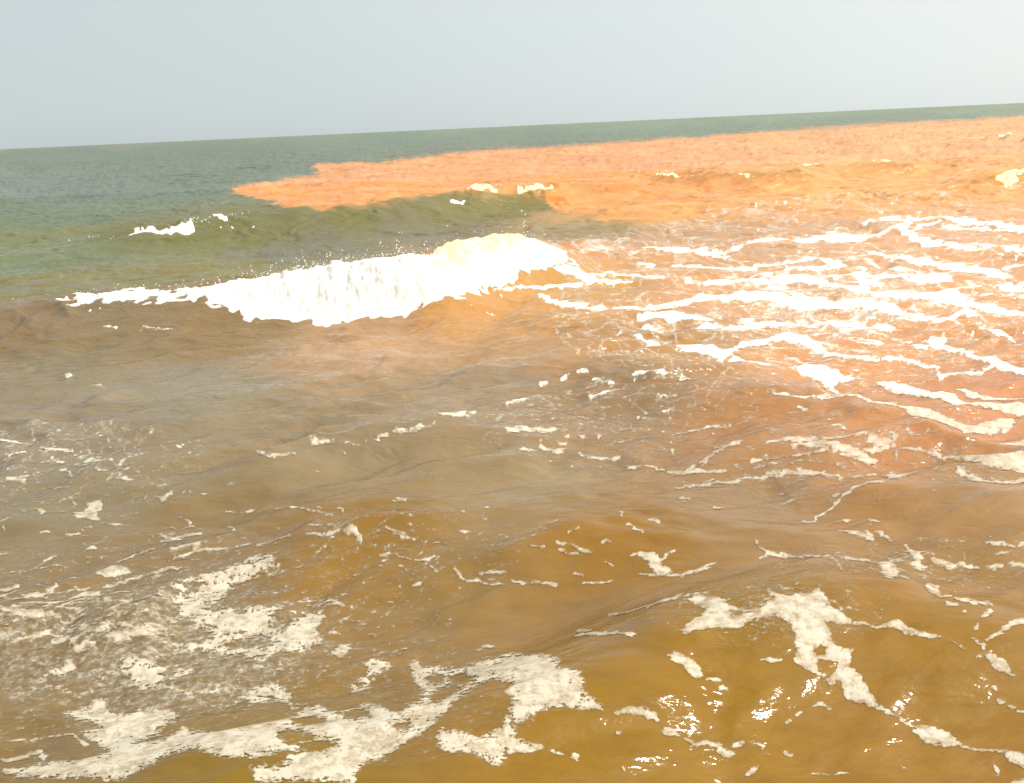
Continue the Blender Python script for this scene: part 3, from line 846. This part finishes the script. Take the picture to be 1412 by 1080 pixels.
SILT_SHEEN = [  # photo x, y, albedo, middle left greyed with painted sky sheen
    (0, 250, 0.111, 0.138, 0.114), (150, 268, 0.096, 0.126, 0.095), (-100, 300, 0.088, 0.130, 0.065), (220, 240, 0.089, 0.117, 0.076), (-150, 220, 0.089, 0.117, 0.076), (50, 225, 0.090, 0.118, 0.070), (300, 205, 0.092, 0.126, 0.083), (600, 190, 0.099, 0.138, 0.091), (900, 175, 0.109, 0.156, 0.097), (1380, 148, 0.129, 0.179, 0.102), (60, 290, 0.106, 0.133, 0.088),
    (50, 360, 0.112, 0.134, 0.065), (300, 318, 0.121, 0.117, 0.038), (500, 300, 0.121, 0.117, 0.036), (690, 275, 0.138, 0.120, 0.033), (420, 345, 0.127, 0.117, 0.071), (600, 325, 0.150, 0.126, 0.076),
    (800, 318, 0.204, 0.152, 0.072), (880, 300, 0.462, 0.245, 0.066), (60, 400, 0.142, 0.128, 0.055), (250, 385, 0.149, 0.130, 0.043),
    (30, 450, 0.153, 0.099, 0.048), (150, 470, 0.162, 0.115, 0.058), (300, 460, 0.182, 0.121, 0.058), (60, 510, 0.173, 0.136, 0.076), (250, 540, 0.182, 0.153, 0.105), (500, 480, 0.330, 0.203, 0.114), (650, 415, 0.400, 0.199, 0.060), (770, 385, 0.420, 0.226, 0.065),
    (800, 350, 0.442, 0.201, 0.072), (1000, 320, 0.404, 0.224, 0.113), (1000, 400, 0.452, 0.224, 0.098), (1300, 330, 0.484, 0.240, 0.106), (1350, 420, 0.484, 0.224, 0.083), (1150, 500, 0.468, 0.209, 0.068), (1380, 560, 0.414, 0.181, 0.080), (900, 480, 0.323, 0.177, 0.068), (1200, 590, 0.379, 0.164, 0.057), (1050, 590, 0.285, 0.137, 0.050),
    (850, 560, 0.211, 0.132, 0.067), (650, 560, 0.218, 0.158, 0.096), (450, 620, 0.184, 0.137, 0.078), (100, 610, 0.181, 0.140, 0.092), (100, 700, 0.172, 0.133, 0.075), (700, 680, 0.204, 0.144, 0.073), (1000, 700, 0.216, 0.131, 0.058), (1350, 700, 0.254, 0.145, 0.061),
    (500, 760, 0.195, 0.105, 0.020), (850, 750, 0.210, 0.105, 0.015), (600, 860, 0.183, 0.109, 0.033), (1300, 780, 0.213, 0.112, 0.024), (200, 760, 0.168, 0.109, 0.046), (100, 880, 0.161, 0.102, 0.037), (150, 970, 0.161, 0.102, 0.035),
    (350, 1060, 0.171, 0.100, 0.011), (800, 1000, 0.195, 0.103, 0.009), (1000, 920, 0.201, 0.105, 0.008), (1300, 920, 0.213, 0.111, 0.013), (1200, 1040, 0.210, 0.107, 0.015), (1380, 1060, 0.219, 0.113, 0.020), (820, 860, 0.186, 0.105, 0.031)]
num = np.zeros((NR, NC, 3)); den = np.zeros((NR, NC))
Uq, Vq = U + 30 * fbm(U / 120, V / 40, 2, 111), V + 8 * fbm(U / 90 + 9, V / 35, 3, 114)
LV = np.log(np.maximum(Vq, 1))
for (px, py, r, g, b_) in SILT_SHEEN:
    u, v, _ = to_uv(px, py)
    d2 = ((Uq - u) / 150) ** 2 + ((LV - math.log(v)) / .16) ** 2 + .16
    w_ = 1 / d2 ** 2.0
    den += w_
    for c, val in enumerate((r, g, b_)):
        num[..., c] += w_ * val
silt = num / den[..., None]  # silt colour, with the painted sky sheen at middle left
# the orange silt plume
PLUME = [(312, 262), (345, 256), (372, 252), (400, 247), (440, 240), (432, 232), (440, 226), (470, 225), (540, 223), (620, 213), (700, 205), (850, 197.5), (1000, 185.5), (1150, 175), (1300, 167), (1412, 160), (1700, 146),
         (1700, 300), (1412, 290), (1300, 296), (1150, 300), (1000, 294), (880, 300), (800, 297), (762, 290), (758, 262), (700, 262), (650, 264), (600, 268), (500, 283), (440, 288), (400, 289), (372, 279), (345, 271)]
qp = []
for (px, py) in PLUME:
    dd_ = ray(px, py)
    if dd_[2] > -1e-4: dd_[2] = -1e-4
    x, y = at(px, py, .0) if py < 255 and px < 1250 else hit(px, py)
    qp.append((F * x / y, F * H / y))
ins = np.zeros(U.shape, bool); dm = np.full(U.shape, -60.0)
up_, vp_ = U + 16 * fbm(U / 40, V / 3, 3, 121), V + 1.1 * fbm(U / 40, V / 4, 3, 124)
for k in range(len(qp)):
    a, c = qp[k], qp[(k + 1) % len(qp)]
    dm = np.maximum(dm, seg_sd(up_, vp_, a, c, 0, 0))
    if a[1] != c[1]:
        ins ^= ((a[1] > vp_) != (c[1] > vp_)) & (up_ < (c[0] - a[0]) * (vp_ - a[1]) / (c[1] - a[1]) + a[0])
psd = np.where(ins, -dm, dm)
soft = 2.6 + 2.5 * np.clip(fbm(U / 60, V / 8, 2, 126) + .3, 0, 1) + 16 * smooth(60, 200, U) * smooth(75, 115, V)
pl = smooth(-soft, soft, psd)
n_ = fbm(U / 70, V / 4.5, 3, 131) + .5 * fbm(U / 22, V / 2.2, 2, 135)  # silt streaks, deepened to paint in wave shadow
yel = smooth(100, 500, U)
plcol = np.stack([.58 + .08 * n_, .235 + .03 * yel + .05 * n_, .070 + .014 * yel + .03 * n_], -1)
silt = silt * (1 - pl[..., None]) + plcol * pl[..., None]
for wk_, cc_ in (('third', (.33, .17, .03)), ('fourth', (.42, .19, .03)), ('far', (.5, .25, .05))):  # faces darkened to paint in their weaker sky reflection
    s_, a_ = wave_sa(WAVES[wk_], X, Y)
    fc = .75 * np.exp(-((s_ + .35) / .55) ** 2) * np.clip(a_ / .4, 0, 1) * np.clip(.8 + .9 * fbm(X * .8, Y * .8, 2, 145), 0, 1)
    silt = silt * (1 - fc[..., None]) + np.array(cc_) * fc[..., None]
mott = fbm(U / 120, V / 28, 4, 141)[..., None]
silt = np.clip(silt * (1 + .10 * mott), 0.004, .85)

# ------------------------------------------------------------------ materials
def new_mat(name):
    m = bpy.data.materials.new(name)
    m.use_nodes = True
    m.node_tree.nodes.clear()
    return m, m.node_tree.nodes, m.node_tree.links


def water_mat():
    m, n, l = new_mat('silty_water')
    out = n.new('ShaderNodeOutputMaterial')
    p = n.new('ShaderNodeBsdfPrincipled')
    a = n.new('ShaderNodeAttribute'); a.attribute_name = 'silt'  # silt colour with sky sheen and wave shade painted in
    l.new(a.outputs['Color'], p.inputs['Base Color'])
    p.inputs['IOR'].default_value = 1.333
    geo = n.new('ShaderNodeNewGeometry')
    sep = n.new('ShaderNodeSeparateXYZ'); l.new(geo.outputs['Position'], sep.inputs[0])
    # unresolved ripples towards the open sea read as a rougher surface
    ro = n.new('ShaderNodeMapRange'); ro.inputs['From Min'].default_value = 4; ro.inputs['From Max'].default_value = 26
    ro.inputs['To Min'].default_value = .10; ro.inputs['To Max'].default_value = .34
    l.new(sep.outputs['Y'], ro.inputs['Value']); l.new(ro.outputs[0], p.inputs['Roughness'])
    mp = n.new('ShaderNodeMapping'); mp.inputs['Rotation'].default_value = (0, 0, R(-14)); mp.inputs['Scale'].default_value = (1, 2.3, 1)
    l.new(geo.outputs['Position'], mp.inputs[0])
    prev = None
    for sc, det, dist_, st in ((.28, 2, 1.7, .55), (.9, 2, .32, .55), (4.0, 3, .034, .5), (22.0, 2, .0035, .6)):
        t = n.new('ShaderNodeTexNoise'); t.inputs['Scale'].default_value = sc; t.inputs['Detail'].default_value = det
        t.inputs['Distortion'].default_value = .5
        l.new(mp.outputs[0], t.inputs['Vector'])
        b = n.new('ShaderNodeBump'); b.inputs['Distance'].default_value = dist_; b.inputs['Strength'].default_value = st
        if 3 < sc < 5:   # the water in the shelter of the near swell is smoother
            r2 = n.new('ShaderNodeMapRange'); r2.inputs['From Min'].default_value = 4.2; r2.inputs['From Max'].default_value = 7
            r2.inputs['To Min'].default_value = .42; r2.inputs['To Max'].default_value = 1.0
            l.new(sep.outputs['Y'], r2.inputs['Value']); l.new(r2.outputs[0], b.inputs['Strength'])
        if sc < 2:   # the open sea's waves, only as relief and only beyond the modelled surf
            r2 = n.new('ShaderNodeMapRange'); r2.inputs['From Min'].default_value = 18; r2.inputs['From Max'].default_value = 60
            r2.inputs['To Min'].default_value = 0; r2.inputs['To Max'].default_value = .7
            l.new(sep.outputs['Y'], r2.inputs['Value']); l.new(r2.outputs[0], b.inputs['Strength'])
        l.new(t.outputs['Fac'], b.inputs['Height'])
        if prev: l.new(prev.outputs[0], b.inputs['Normal'])
        prev = b
    l.new(prev.outputs[0], p.inputs['Normal'])
    l.new(p.outputs[0], out.inputs[0])
    return m


def foam_mat(name, col, thin_mix=True, sss=0.0):
    m, n, l = new_mat(name)
    out = n.new('ShaderNodeOutputMaterial')
    p = n.new('ShaderNodeBsdfPrincipled')
    geo = n.new('ShaderNodeNewGeometry')
    t = n.new('ShaderNodeTexNoise'); t.inputs['Scale'].default_value = 16; t.inputs['Detail'].default_value = 6; t.inputs['Roughness'].default_value = .62
    l.new(geo.outputs['Position'], t.inputs['Vector'])
    t2 = n.new('ShaderNodeTexVoronoi'); t2.inputs['Scale'].default_value = 85; l.new(geo.outputs['Position'], t2.inputs['Vector'])
    if thin_mix:
        w = n.new('ShaderNodeAttribute'); w.attribute_name = 'silt'  # silt colour with sky sheen and wave shade painted in
        th = n.new('ShaderNodeAttribute'); th.attribute_name = 'thick'
        ad = n.new('ShaderNodeMath'); ad.operation = 'ADD'
        mr = n.new('ShaderNodeMapRange'); mr.inputs['From Min'].default_value = .40; mr.inputs['From Max'].default_value = .62
        mr.inputs['To Min'].default_value = -.30; mr.inputs['To Max'].default_value = .28
        l.new(t.outputs['Fac'], mr.inputs['Value'])
        l.new(th.outputs['Fac'], ad.inputs[0]); l.new(mr.outputs[0], ad.inputs[1])
        ad.use_clamp = True
        mx = n.new('ShaderNodeMix'); mx.data_type = 'RGBA'
        l.new(ad.outputs[0], mx.inputs['Factor']); l.new(w.outputs['Color'], mx.inputs['A']); dn = n.new('ShaderNodeAttribute'); dn.attribute_name = 'dense'
        fr = n.new('ShaderNodeMix'); fr.data_type = 'RGBA'; fr.inputs['A'].default_value = (*col, 1); fr.inputs['B'].default_value = (.88, .84, .74, 1)
        l.new(dn.outputs['Fac'], fr.inputs['Factor']); l.new(fr.outputs['Result'], mx.inputs['B'])
        l.new(mx.outputs['Result'], p.inputs['Base Color'])
    else:
        ti = n.new('ShaderNodeAttribute'); ti.attribute_name = 'backlit_silt'
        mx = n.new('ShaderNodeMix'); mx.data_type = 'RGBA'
        mx.inputs['A'].default_value = (*col, 1); mx.inputs['B'].default_value = (.96, .74, .32, 1)  # yellow for painted backlight and for silt-tinted crests
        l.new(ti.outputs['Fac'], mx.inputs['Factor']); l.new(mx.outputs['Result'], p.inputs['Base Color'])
    p.inputs['Roughness'].default_value = .55
    p.inputs['Specular IOR Level'].default_value = .25
    if sss:
        p.inputs['Subsurface Weight'].default_value = sss; p.inputs['Subsurface Scale'].default_value = .12
        p.inputs['Subsurface Radius'].default_value = (1, .95, .85)
    b = n.new('ShaderNodeBump'); b.inputs['Distance'].default_value = .008; b.inputs['Strength'].default_value = .5
    l.new(t.outputs['Fac'], b.inputs['Height'])
    b2 = n.new('ShaderNodeBump'); b2.inputs['Distance'].default_value = .003; b2.inputs['Strength'].default_value = .5
    l.new(t2.outputs['Distance'], b2.inputs['Height']); l.new(b.outputs[0], b2.inputs['Normal'])
    l.new(b2.outputs[0], p.inputs['Normal'])
    if thin_mix:
        # the film opens into bubbles and fades out where it is thin
        fi = n.new('ShaderNodeAttribute'); fi.attribute_name = 'film'
        f1 = n.new('ShaderNodeMath'); f1.operation = 'MULTIPLY_ADD'; f1.inputs[1].default_value = 1.55; f1.inputs[2].default_value = -.30
        l.new(fi.outputs['Fac'], f1.inputs[0])
        t3 = n.new('ShaderNodeTexNoise'); t3.inputs['Scale'].default_value = 34; t3.inputs['Detail'].default_value = 5; t3.inputs['Roughness'].default_value = .65
        l.new(geo.outputs['Position'], t3.inputs['Vector'])
        f2 = n.new('ShaderNodeMapRange'); f2.inputs['From Min'].default_value = .32; f2.inputs['From Max'].default_value = .62
        f2.inputs['To Min'].default_value = .45; f2.inputs['To Max'].default_value = -.55
        l.new(t3.outputs['Fac'], f2.inputs['Value'])
        f3 = n.new('ShaderNodeMath'); f3.operation = 'ADD'; f3.use_clamp = True
        l.new(f1.outputs[0], f3.inputs[0]); l.new(f2.outputs[0], f3.inputs[1])
        f4 = n.new('ShaderNodeMath'); f4.operation = 'ADD'; f4.use_clamp = True
        f5 = n.new('ShaderNodeMath'); f5.operation = 'MULTIPLY'; f5.inputs[1].default_value = .35
        l.new(fi.outputs['Fac'], f5.inputs[0]); l.new(f5.outputs[0], f4.inputs[1]); l.new(f3.outputs[0], f4.inputs[0])
        tr = n.new('ShaderNodeBsdfTransparent'); ms = n.new('ShaderNodeMixShader')
        l.new(f4.outputs[0], ms.inputs[0]); l.new(tr.outputs[0], ms.inputs[1]); l.new(p.outputs[0], ms.inputs[2])
        l.new(ms.outputs[0], out.inputs[0])
    else:
        l.new(p.outputs[0], out.inputs[0])
    return m


M_WATER = water_mat()
M_FOAM = foam_mat('sea_foam', (.44, .395, .32))
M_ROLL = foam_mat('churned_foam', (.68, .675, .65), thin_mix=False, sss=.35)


msand, ns, ls = new_mat('seabed_sand')
o_ = ns.new('ShaderNodeOutputMaterial'); p_ = ns.new('ShaderNodeBsdfPrincipled'); t_ = ns.new('ShaderNodeTexNoise')
t_.inputs['Scale'].default_value = 3
r_ = ns.new('ShaderNodeValToRGB'); r_.color_ramp.elements[0].color = (.22, .15, .07, 1); r_.color_ramp.elements[1].color = (.3, .2, .1, 1)
ls.new(t_.outputs['Fac'], r_.inputs[0]); ls.new(r_.outputs[0], p_.inputs['Base Color']); ls.new(p_.outputs[0], o_.inputs[0])

# ------------------------------------------------------------------ mesh building
def link(name, me, mats, parent=None, label=None, cat=None, group=None, kind=None):
    o = bpy.data.objects.new(name, me)
    COL.objects.link(o)
    for m_ in (mats if isinstance(mats, list) else [mats]):
        me.materials.append(m_)
    if parent: o.parent = parent
    for k, v in (('label', label), ('category', cat), ('group', group), ('kind', kind)):
        if v: o[k] = v
    return o


def mesh_np(name, co, loops, sizes, attrs=None, normals=None):
    me = bpy.data.meshes.new(name)
    me.vertices.add(len(co)); me.vertices.foreach_set('co', co.astype(np.float32).ravel())
    me.loops.add(len(loops)); me.loops.foreach_set('vertex_index', loops.astype(np.int32))
    me.polygons.add(len(sizes))
    st = np.concatenate([[0], np.cumsum(sizes)[:-1]])
    me.polygons.foreach_set('loop_start', st.astype(np.int32))
    me.polygons.foreach_set('loop_total', sizes.astype(np.int32))
    me.polygons.foreach_set('use_smooth', np.ones(len(sizes), bool))
    me.update(calc_edges=True)
    for k, (tp, v) in (attrs or {}).items():
        at_ = me.attributes.new(k, tp, 'POINT')
        if tp == 'FLOAT_COLOR':
            c4 = np.ones((len(co), 4), np.float32); c4[:, :3] = v
            at_.data.foreach_set('color', c4.ravel())
        else:
            at_.data.foreach_set('value', v.astype(np.float32).ravel())
    if normals is not None:
        me.normals_split_custom_set_from_vertices(normals.tolist())
    return me


P3 = np.stack([X, Y, Z], -1)
# vertex normals over the whole grid, so that neighbouring pieces of water meet without a seam
du = np.empty_like(P3); dv = np.empty_like(P3)
du[:, 1:-1] = P3[:, 2:] - P3[:, :-2]; du[:, 0] = P3[:, 1] - P3[:, 0]; du[:, -1] = P3[:, -1] - P3[:, -2]
dv[1:-1] = P3[2:] - P3[:-2]; dv[0] = P3[1] - P3[0]; dv[-1] = P3[-1] - P3[-2]
NN = np.cross(du, dv); NN /= np.linalg.norm(NN, axis=-1, keepdims=True)

# which piece of water each cell belongs to
cell = np.zeros((NR - 1, NC - 1), np.int32)          # 0 sea
mid = lambda a: .25 * (a[1:, 1:] + a[:-1, 1:] + a[1:, :-1] + a[:-1, :-1])
cX, cY, cP = mid(X), mid(Y), mid(psd)
q1 = [hit(px, py) for px, py in ((-150, 452), (0, 470), (200, 470), (450, 455), (620, 415), (720, 390), (800, 385), (830, 340), (880, 320), (1000, 315), (1200, 305), (1500, 300))]
q1.sort()
yb = np.interp(cX, [a[0] for a in q1], [a[1] for a in q1])
cell[cY < yb] = 1                                     # shallows
cell[cP > 0] = 2                                      # silt plume
wave_cells = {}
for i, (k, wv) in enumerate(WAVES.items()):
    s_, a_ = wave_sa(wv, cX, cY)
    mk = (a_ > .10) & (s_ < wv['b'] * .55) & (s_ > -1.45 * wv['f'])
    cell[mk] = 3 + i


def sub_grid(mask, name):
    ii, jj = np.where(mask)
    a = ii * NC + jj
    quads = np.stack([a, a + 1, a + NC + 1, a + NC], -1)
    u, inv = np.unique(quads.ravel(), return_inverse=True)
    return mesh_np(name, P3.reshape(-1, 3)[u], inv, np.full(len(ii), 4), {'silt': ('FLOAT_COLOR', silt.reshape(-1, 3)[u])}, NN.reshape(-1, 3)[u])


link('sea', sub_grid(cell == 0, 'sea'), M_WATER, kind='structure')
link('shallow_water', sub_grid(cell == 1, 'shallow_water'), M_WATER, kind='structure')
link('silt_plume', sub_grid(cell == 2, 'silt_plume'), M_WATER, kind='structure')
sb = bpy.data.meshes.new('seabed')
sb.from_pydata([(-200, -60, -1.6), (200, -60, -1.6), (200, 150, -3.0), (-200, 150, -3.0)], [], [(0, 1, 2, 3)])
link('seabed', sb, msand, kind='structure')

LABELS = {
    'main': 'biggest breaking wave with a long tumbling white crest and a yellow tinted right crest',
    'second': 'unbroken olive green wave behind the big white breaker, small whitecap at its left',
    'third': 'low broken wave ridge inside the orange silt plume, flecked with yellow',
    'fourth': 'steep orange wave with a bright yellow cap at the right edge',
    'far': 'farthest small yellow topped wave near the horizon at the right edge',
}
WOBJ = {}
for i, k in enumerate(WAVES):
    WOBJ[k] = link('breaking_wave', sub_grid(cell == 3 + i, 'breaking_wave'), M_WATER, label=LABELS[k], cat='wave', group='waves rolling in towards the shore')

# ------------------------------------------------------------------ foam sheets cut by their field's zero line
def lift_of():
    near = np.clip(FF, 0, 10) / 10
    l_ = .0015 + (.0025 + .010 * smooth(2, 8, Y)) * np.sqrt(near)
    return l_ + .006 * smooth(10, 30, Y)


LIFT = lift_of()
THICK = np.clip(.62 + .26 * np.clip(FF, -1, 9) / 9 + .20 * lace - .30 * lace3, .25, 1) + .45 * smooth(5.5, 9, Y)
IDX = np.arange(NR * NC).reshape(NR, NC)
FF = FF + np.where(big, 2.4, 1.2)                       # the thin soaked rim of each patch belongs to it
ins_ = FF > 0
c00, c10, c11, c01 = ins_[:-1, :-1], ins_[:-1, 1:], ins_[1:, 1:], ins_[1:, :-1]
case = c00 * 1 + c10 * 2 + c11 * 4 + c01 * 8
Fc = np.stack([FF[:-1, :-1], FF[:-1, 1:], FF[1:, 1:], FF[1:, :-1]], -1)
Cc = np.stack([CC[:-1, :-1], CC[:-1, 1:], CC[1:, 1:], CC[1:, :-1]], -1)
cid_cell = np.take_along_axis(Cc, Fc.argmax(-1)[..., None], -1)[..., 0]
# codes: 0-3 corners, 4 bottom edge, 5 right edge, 6 top edge, 7 left edge
CASES = {1: [(0, 4, 7)], 2: [(4, 1, 5)], 4: [(5, 2, 6)], 8: [(7, 6, 3)], 3: [(0, 1, 5, 7)], 6: [(4, 1, 2, 6)], 12: [(7, 5, 2, 3)], 9: [(0, 4, 6, 3)],
         5: [(0, 4, 5, 2, 6, 7)], 10: [(4, 1, 5, 6, 3, 7)], 7: [(0, 1, 2, 6, 7)], 14: [(4, 1, 2, 3, 7)], 13: [(0, 4, 5, 2, 3)], 11: [(0, 1, 5, 6, 3)], 15: [(0, 1, 2, 3)]}
NV = NR * NC
Pf, Ff, Lf, Tf = P3.reshape(-1, 3), FF.ravel(), LIFT.ravel(), THICK.ravel()
Nf, Sf = NN.reshape(-1, 3), silt.reshape(-1, 3)


def code_key(code, i, j):
    a = i * NC + j
    if code == 0: return a
    if code == 1: return a + 1
    if code == 2: return a + NC + 1
    if code == 3: return a + NC
    if code == 4: return NV + a                 # horizontal edge (i,j)-(i,j+1)
    if code == 6: return NV + a + NC
    if code == 7: return 2 * NV + a             # vertical edge (i,j)-(i+1,j)
    return 2 * NV + a + 1


DENSE = smooth(5.6, 8.5, Y) * .85 + .15 * smooth(.5, 3, FF)
Df = DENSE.ravel()
tlt = V + U * (.20 - .30 * smooth(-250, 350, U))
St = (.95 * np.maximum(0, fbm(U / 30 + .5 * wu, tlt / 4.2, 3, 171)) * smooth(1, 5, FF)).ravel()
Fs = np.where(big, 8.5, 3.0).ravel()
# yellow backlight painted into the froth atop the breaker's right shoulder
BACKLIT_SILT = np.clip(.85 * lipgap * smooth(-.62, -.10, sM + .10 * nz) * smooth(.1, .4, aM) * (1.0 + .6 * nz2 + .3 * nz), 0, 1) * (Y < 25)
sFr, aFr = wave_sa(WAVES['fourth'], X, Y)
BACKLIT_SILT = np.maximum(BACKLIT_SILT, .8 * (aFr > .05) * (np.abs(sFr) < 3))
BACKLIT_SILT = np.maximum(BACKLIT_SILT, .65 * (Y > 24) * (psd > -3))
Bs = BACKLIT_SILT.ravel()


def foam_mesh(mask, name, extra=None):
    loops, sizes = [], []
    for cs, polys in CASES.items():
        ii, jj = np.where(mask & (case == cs))
        if len(ii) == 0: continue
        for pl_ in polys:
            ks = np.stack([code_key(c, ii, jj) for c in pl_], -1)
            loops.append(ks.ravel()); sizes.append(np.full(len(ii), len(pl_)))
    if not loops: return None
    loops = np.concatenate(loops); sizes = np.concatenate(sizes)
    u, inv = np.unique(loops, return_inverse=True)
    e = u >= NV
    a = np.where(u < NV, u, np.where(u < 2 * NV, u - NV, u - 2 * NV))
    b = np.where(u < NV, u, np.where(u < 2 * NV, a + 1, a + NC))
    b = np.minimum(b, NV - 1)
    fa, fb = Ff[a], Ff[b]
    t = np.where(e, np.clip(fa / np.where(np.abs(fa - fb) < 1e-9, 1e-9, fa - fb), .02, .98), 0)[:, None]
    pos = Pf[a] * (1 - t) + Pf[b] * t
    nn = Nf[a] * (1 - t) + Nf[b] * t
    li = (Lf[a][:, None] * (1 - t) + Lf[b][:, None] * t)
    li = np.where(e[:, None], .0012, li)
    ex = 0
    if extra is not None:
        ex = extra(pos)[:, None] * (~e)[:, None]
    pos = pos + nn * (li + ex)
    col = Sf[a] * (1 - t) + Sf[b] * t
    th = (Tf[a] * (1 - t[:, 0]) + Tf[b] * t[:, 0]) - .15 * e
    return mesh_np(name, pos, inv, sizes, {'silt': ('FLOAT_COLOR', col), 'thick': ('FLOAT', th), 'dense': ('FLOAT', Df[a]), 'backlit_silt': ('FLOAT', Bs[a]), 'film': ('FLOAT', np.where(e, 0, np.clip(Ff[a] / Fs[a] - St[a], 0, 1)))})


for i, (key, nm, lab) in enumerate(clusters):
    me = foam_mesh(cid_cell == i + 1, nm)
    if me is None:
        print('EMPTY', key); continue
    if key == 'flecks':
        link(nm, me, M_FOAM, kind='stuff')
    else:
        link(nm, me, M_FOAM, label=lab, cat='sea foam', group='foam floating on the brown water')
ex = lambda p: .018 * np.abs(perlin(p[:, 0] * 14, p[:, 1] * 14 + p[:, 2] * 14, 151)) + .014 * np.abs(perlin(p[:, 0] * 33, p[:, 1] * 33 + p[:, 2] * 33, 152))
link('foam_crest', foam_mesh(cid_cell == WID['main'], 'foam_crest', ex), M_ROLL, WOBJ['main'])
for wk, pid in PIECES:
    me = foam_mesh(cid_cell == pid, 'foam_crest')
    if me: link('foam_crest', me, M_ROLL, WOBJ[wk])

# milky film of fine bubbles between the foam patches
MF = .95 * np.minimum(reg, 1.2) - .30 + .38 * fbm(U / 44 + .3 * wu, tlt / 7, 3, 181) + .12 * lace2
MF = np.where((Y < 24) & (roll_f < -.1), MF, -1)
im, jm = np.where((mid(MF) > .01) & (mid(FF) < 6))
am = im * NC + jm
qd = np.stack([am, am + 1, am + NC + 1, am + NC], -1)
um, inv_ = np.unique(qd.ravel(), return_inverse=True)
fm = mesh_np('foam_film', Pf[um] + Nf[um] * .0008, inv_, np.full(len(im), 4), {'silt': ('FLOAT_COLOR', Sf[um]), 'thick': ('FLOAT', Tf[um]), 'dense': ('FLOAT', Df[um]), 'film': ('FLOAT', np.clip(MF.ravel()[um] * .80, 0, .46))})
link('foam_film', fm, M_FOAM, kind='stuff')

# spray thrown up over the crests: small blobs
random.seed(5)
ICO_V = [(0, 0, 1), (.894, 0, .447), (.276, .851, .447), (-.724, .526, .447), (-.724, -.526, .447), (.276, -.851, .447),
         (.724, .526, -.447), (-.276, .851, -.447), (-.894, 0, -.447), (-.276, -.851, -.447), (.724, -.526, -.447), (0, 0, -1)]
ICO_F = [(0, 1, 2), (0, 2, 3), (0, 3, 4), (0, 4, 5), (0, 5, 1), (1, 6, 2), (2, 7, 3), (3, 8, 4), (4, 9, 5), (5, 10, 1), (6, 7, 2), (7, 8, 3), (8, 9, 4), (9, 10, 5), (10, 6, 1), (11, 7, 6), (11, 8, 7), (11, 9, 8), (11, 10, 9), (11, 6, 10)]


def spray(wk, spots, name='spray'):
    vs, fs = [], []
    for (x, y, z, r) in spots:
        o = len(vs)
        sx, sy, sz = (random.uniform(.7, 1.3) for _ in range(3))
        vs += [(x + a * r * sx, y + b * r * sy, z + c * r * sz) for a, b, c in ICO_V]
        fs += [tuple(o + q for q in f) for f in ICO_F]
    me = bpy.data.meshes.new(name); me.from_pydata(vs, [], fs)
    me.polygons.foreach_set('use_smooth', np.ones(len(fs), bool))
    link(name, me, M_ROLL, WOBJ[wk], kind='stuff')


def crest_z(wv, x):
    return float(np.interp(x, wv['t'], wv['yc'])), float(np.interp(x, wv['t'], wv['ac']))


sp = []
for k in range(800):
    px = random.choice((random.uniform(90, 775), random.gauss(560, 60), random.gauss(430, 40)))
    y0, a0 = crest_z(wm, at(px, 370, .55)[0])
    x = at(px, 370, .55)[0]
    y0, a0 = crest_z(wm, x)
    sp.append((x, y0 + random.gauss(-.05, .15), a0 + .08 + abs(random.gauss(0, .085)) * (1.2 if px > 360 else .7), random.choice((.0025, .003, .004, .006, .010))))
for (px, top, nn_) in ((535, 322, 22), (558, 318, 30), (560, 332, 24), (432, 366, 26), (590, 345, 20), (500, 345, 10), (730, 318, 26)):
    for k in range(nn_):
        z = random.uniform(.62, .62 + (375 - top) * .0085)
        x = at(px + random.gauss(0, 4), 360, .6)[0]
        y0, a0 = crest_z(wm, x)
        sp.append((x, y0 + random.gauss(0, .06), max(a0 + .05, z), random.choice((.003, .004, .006, .010, .014))))
spray('main', sp)
sp = []
w2 = WAVES['second']
for k in range(150):
    px = random.choice((random.gauss(245, 26), random.gauss(330, 25), random.gauss(665, 14), random.gauss(742, 14)))
    x = at(px, 290, .5)[0]
    y0, a0 = crest_z(w2, x)
    s = -abs(random.gauss(0, .35)) if px < 400 else random.gauss(-.1, .15)
    sp.append((x, y0 + s, float(wave_h(w2, np.array([x]), np.array([y0 + s]))[0]) + random.uniform(.01, .07), random.choice((.012, .016, .022))))
spray('second', sp)
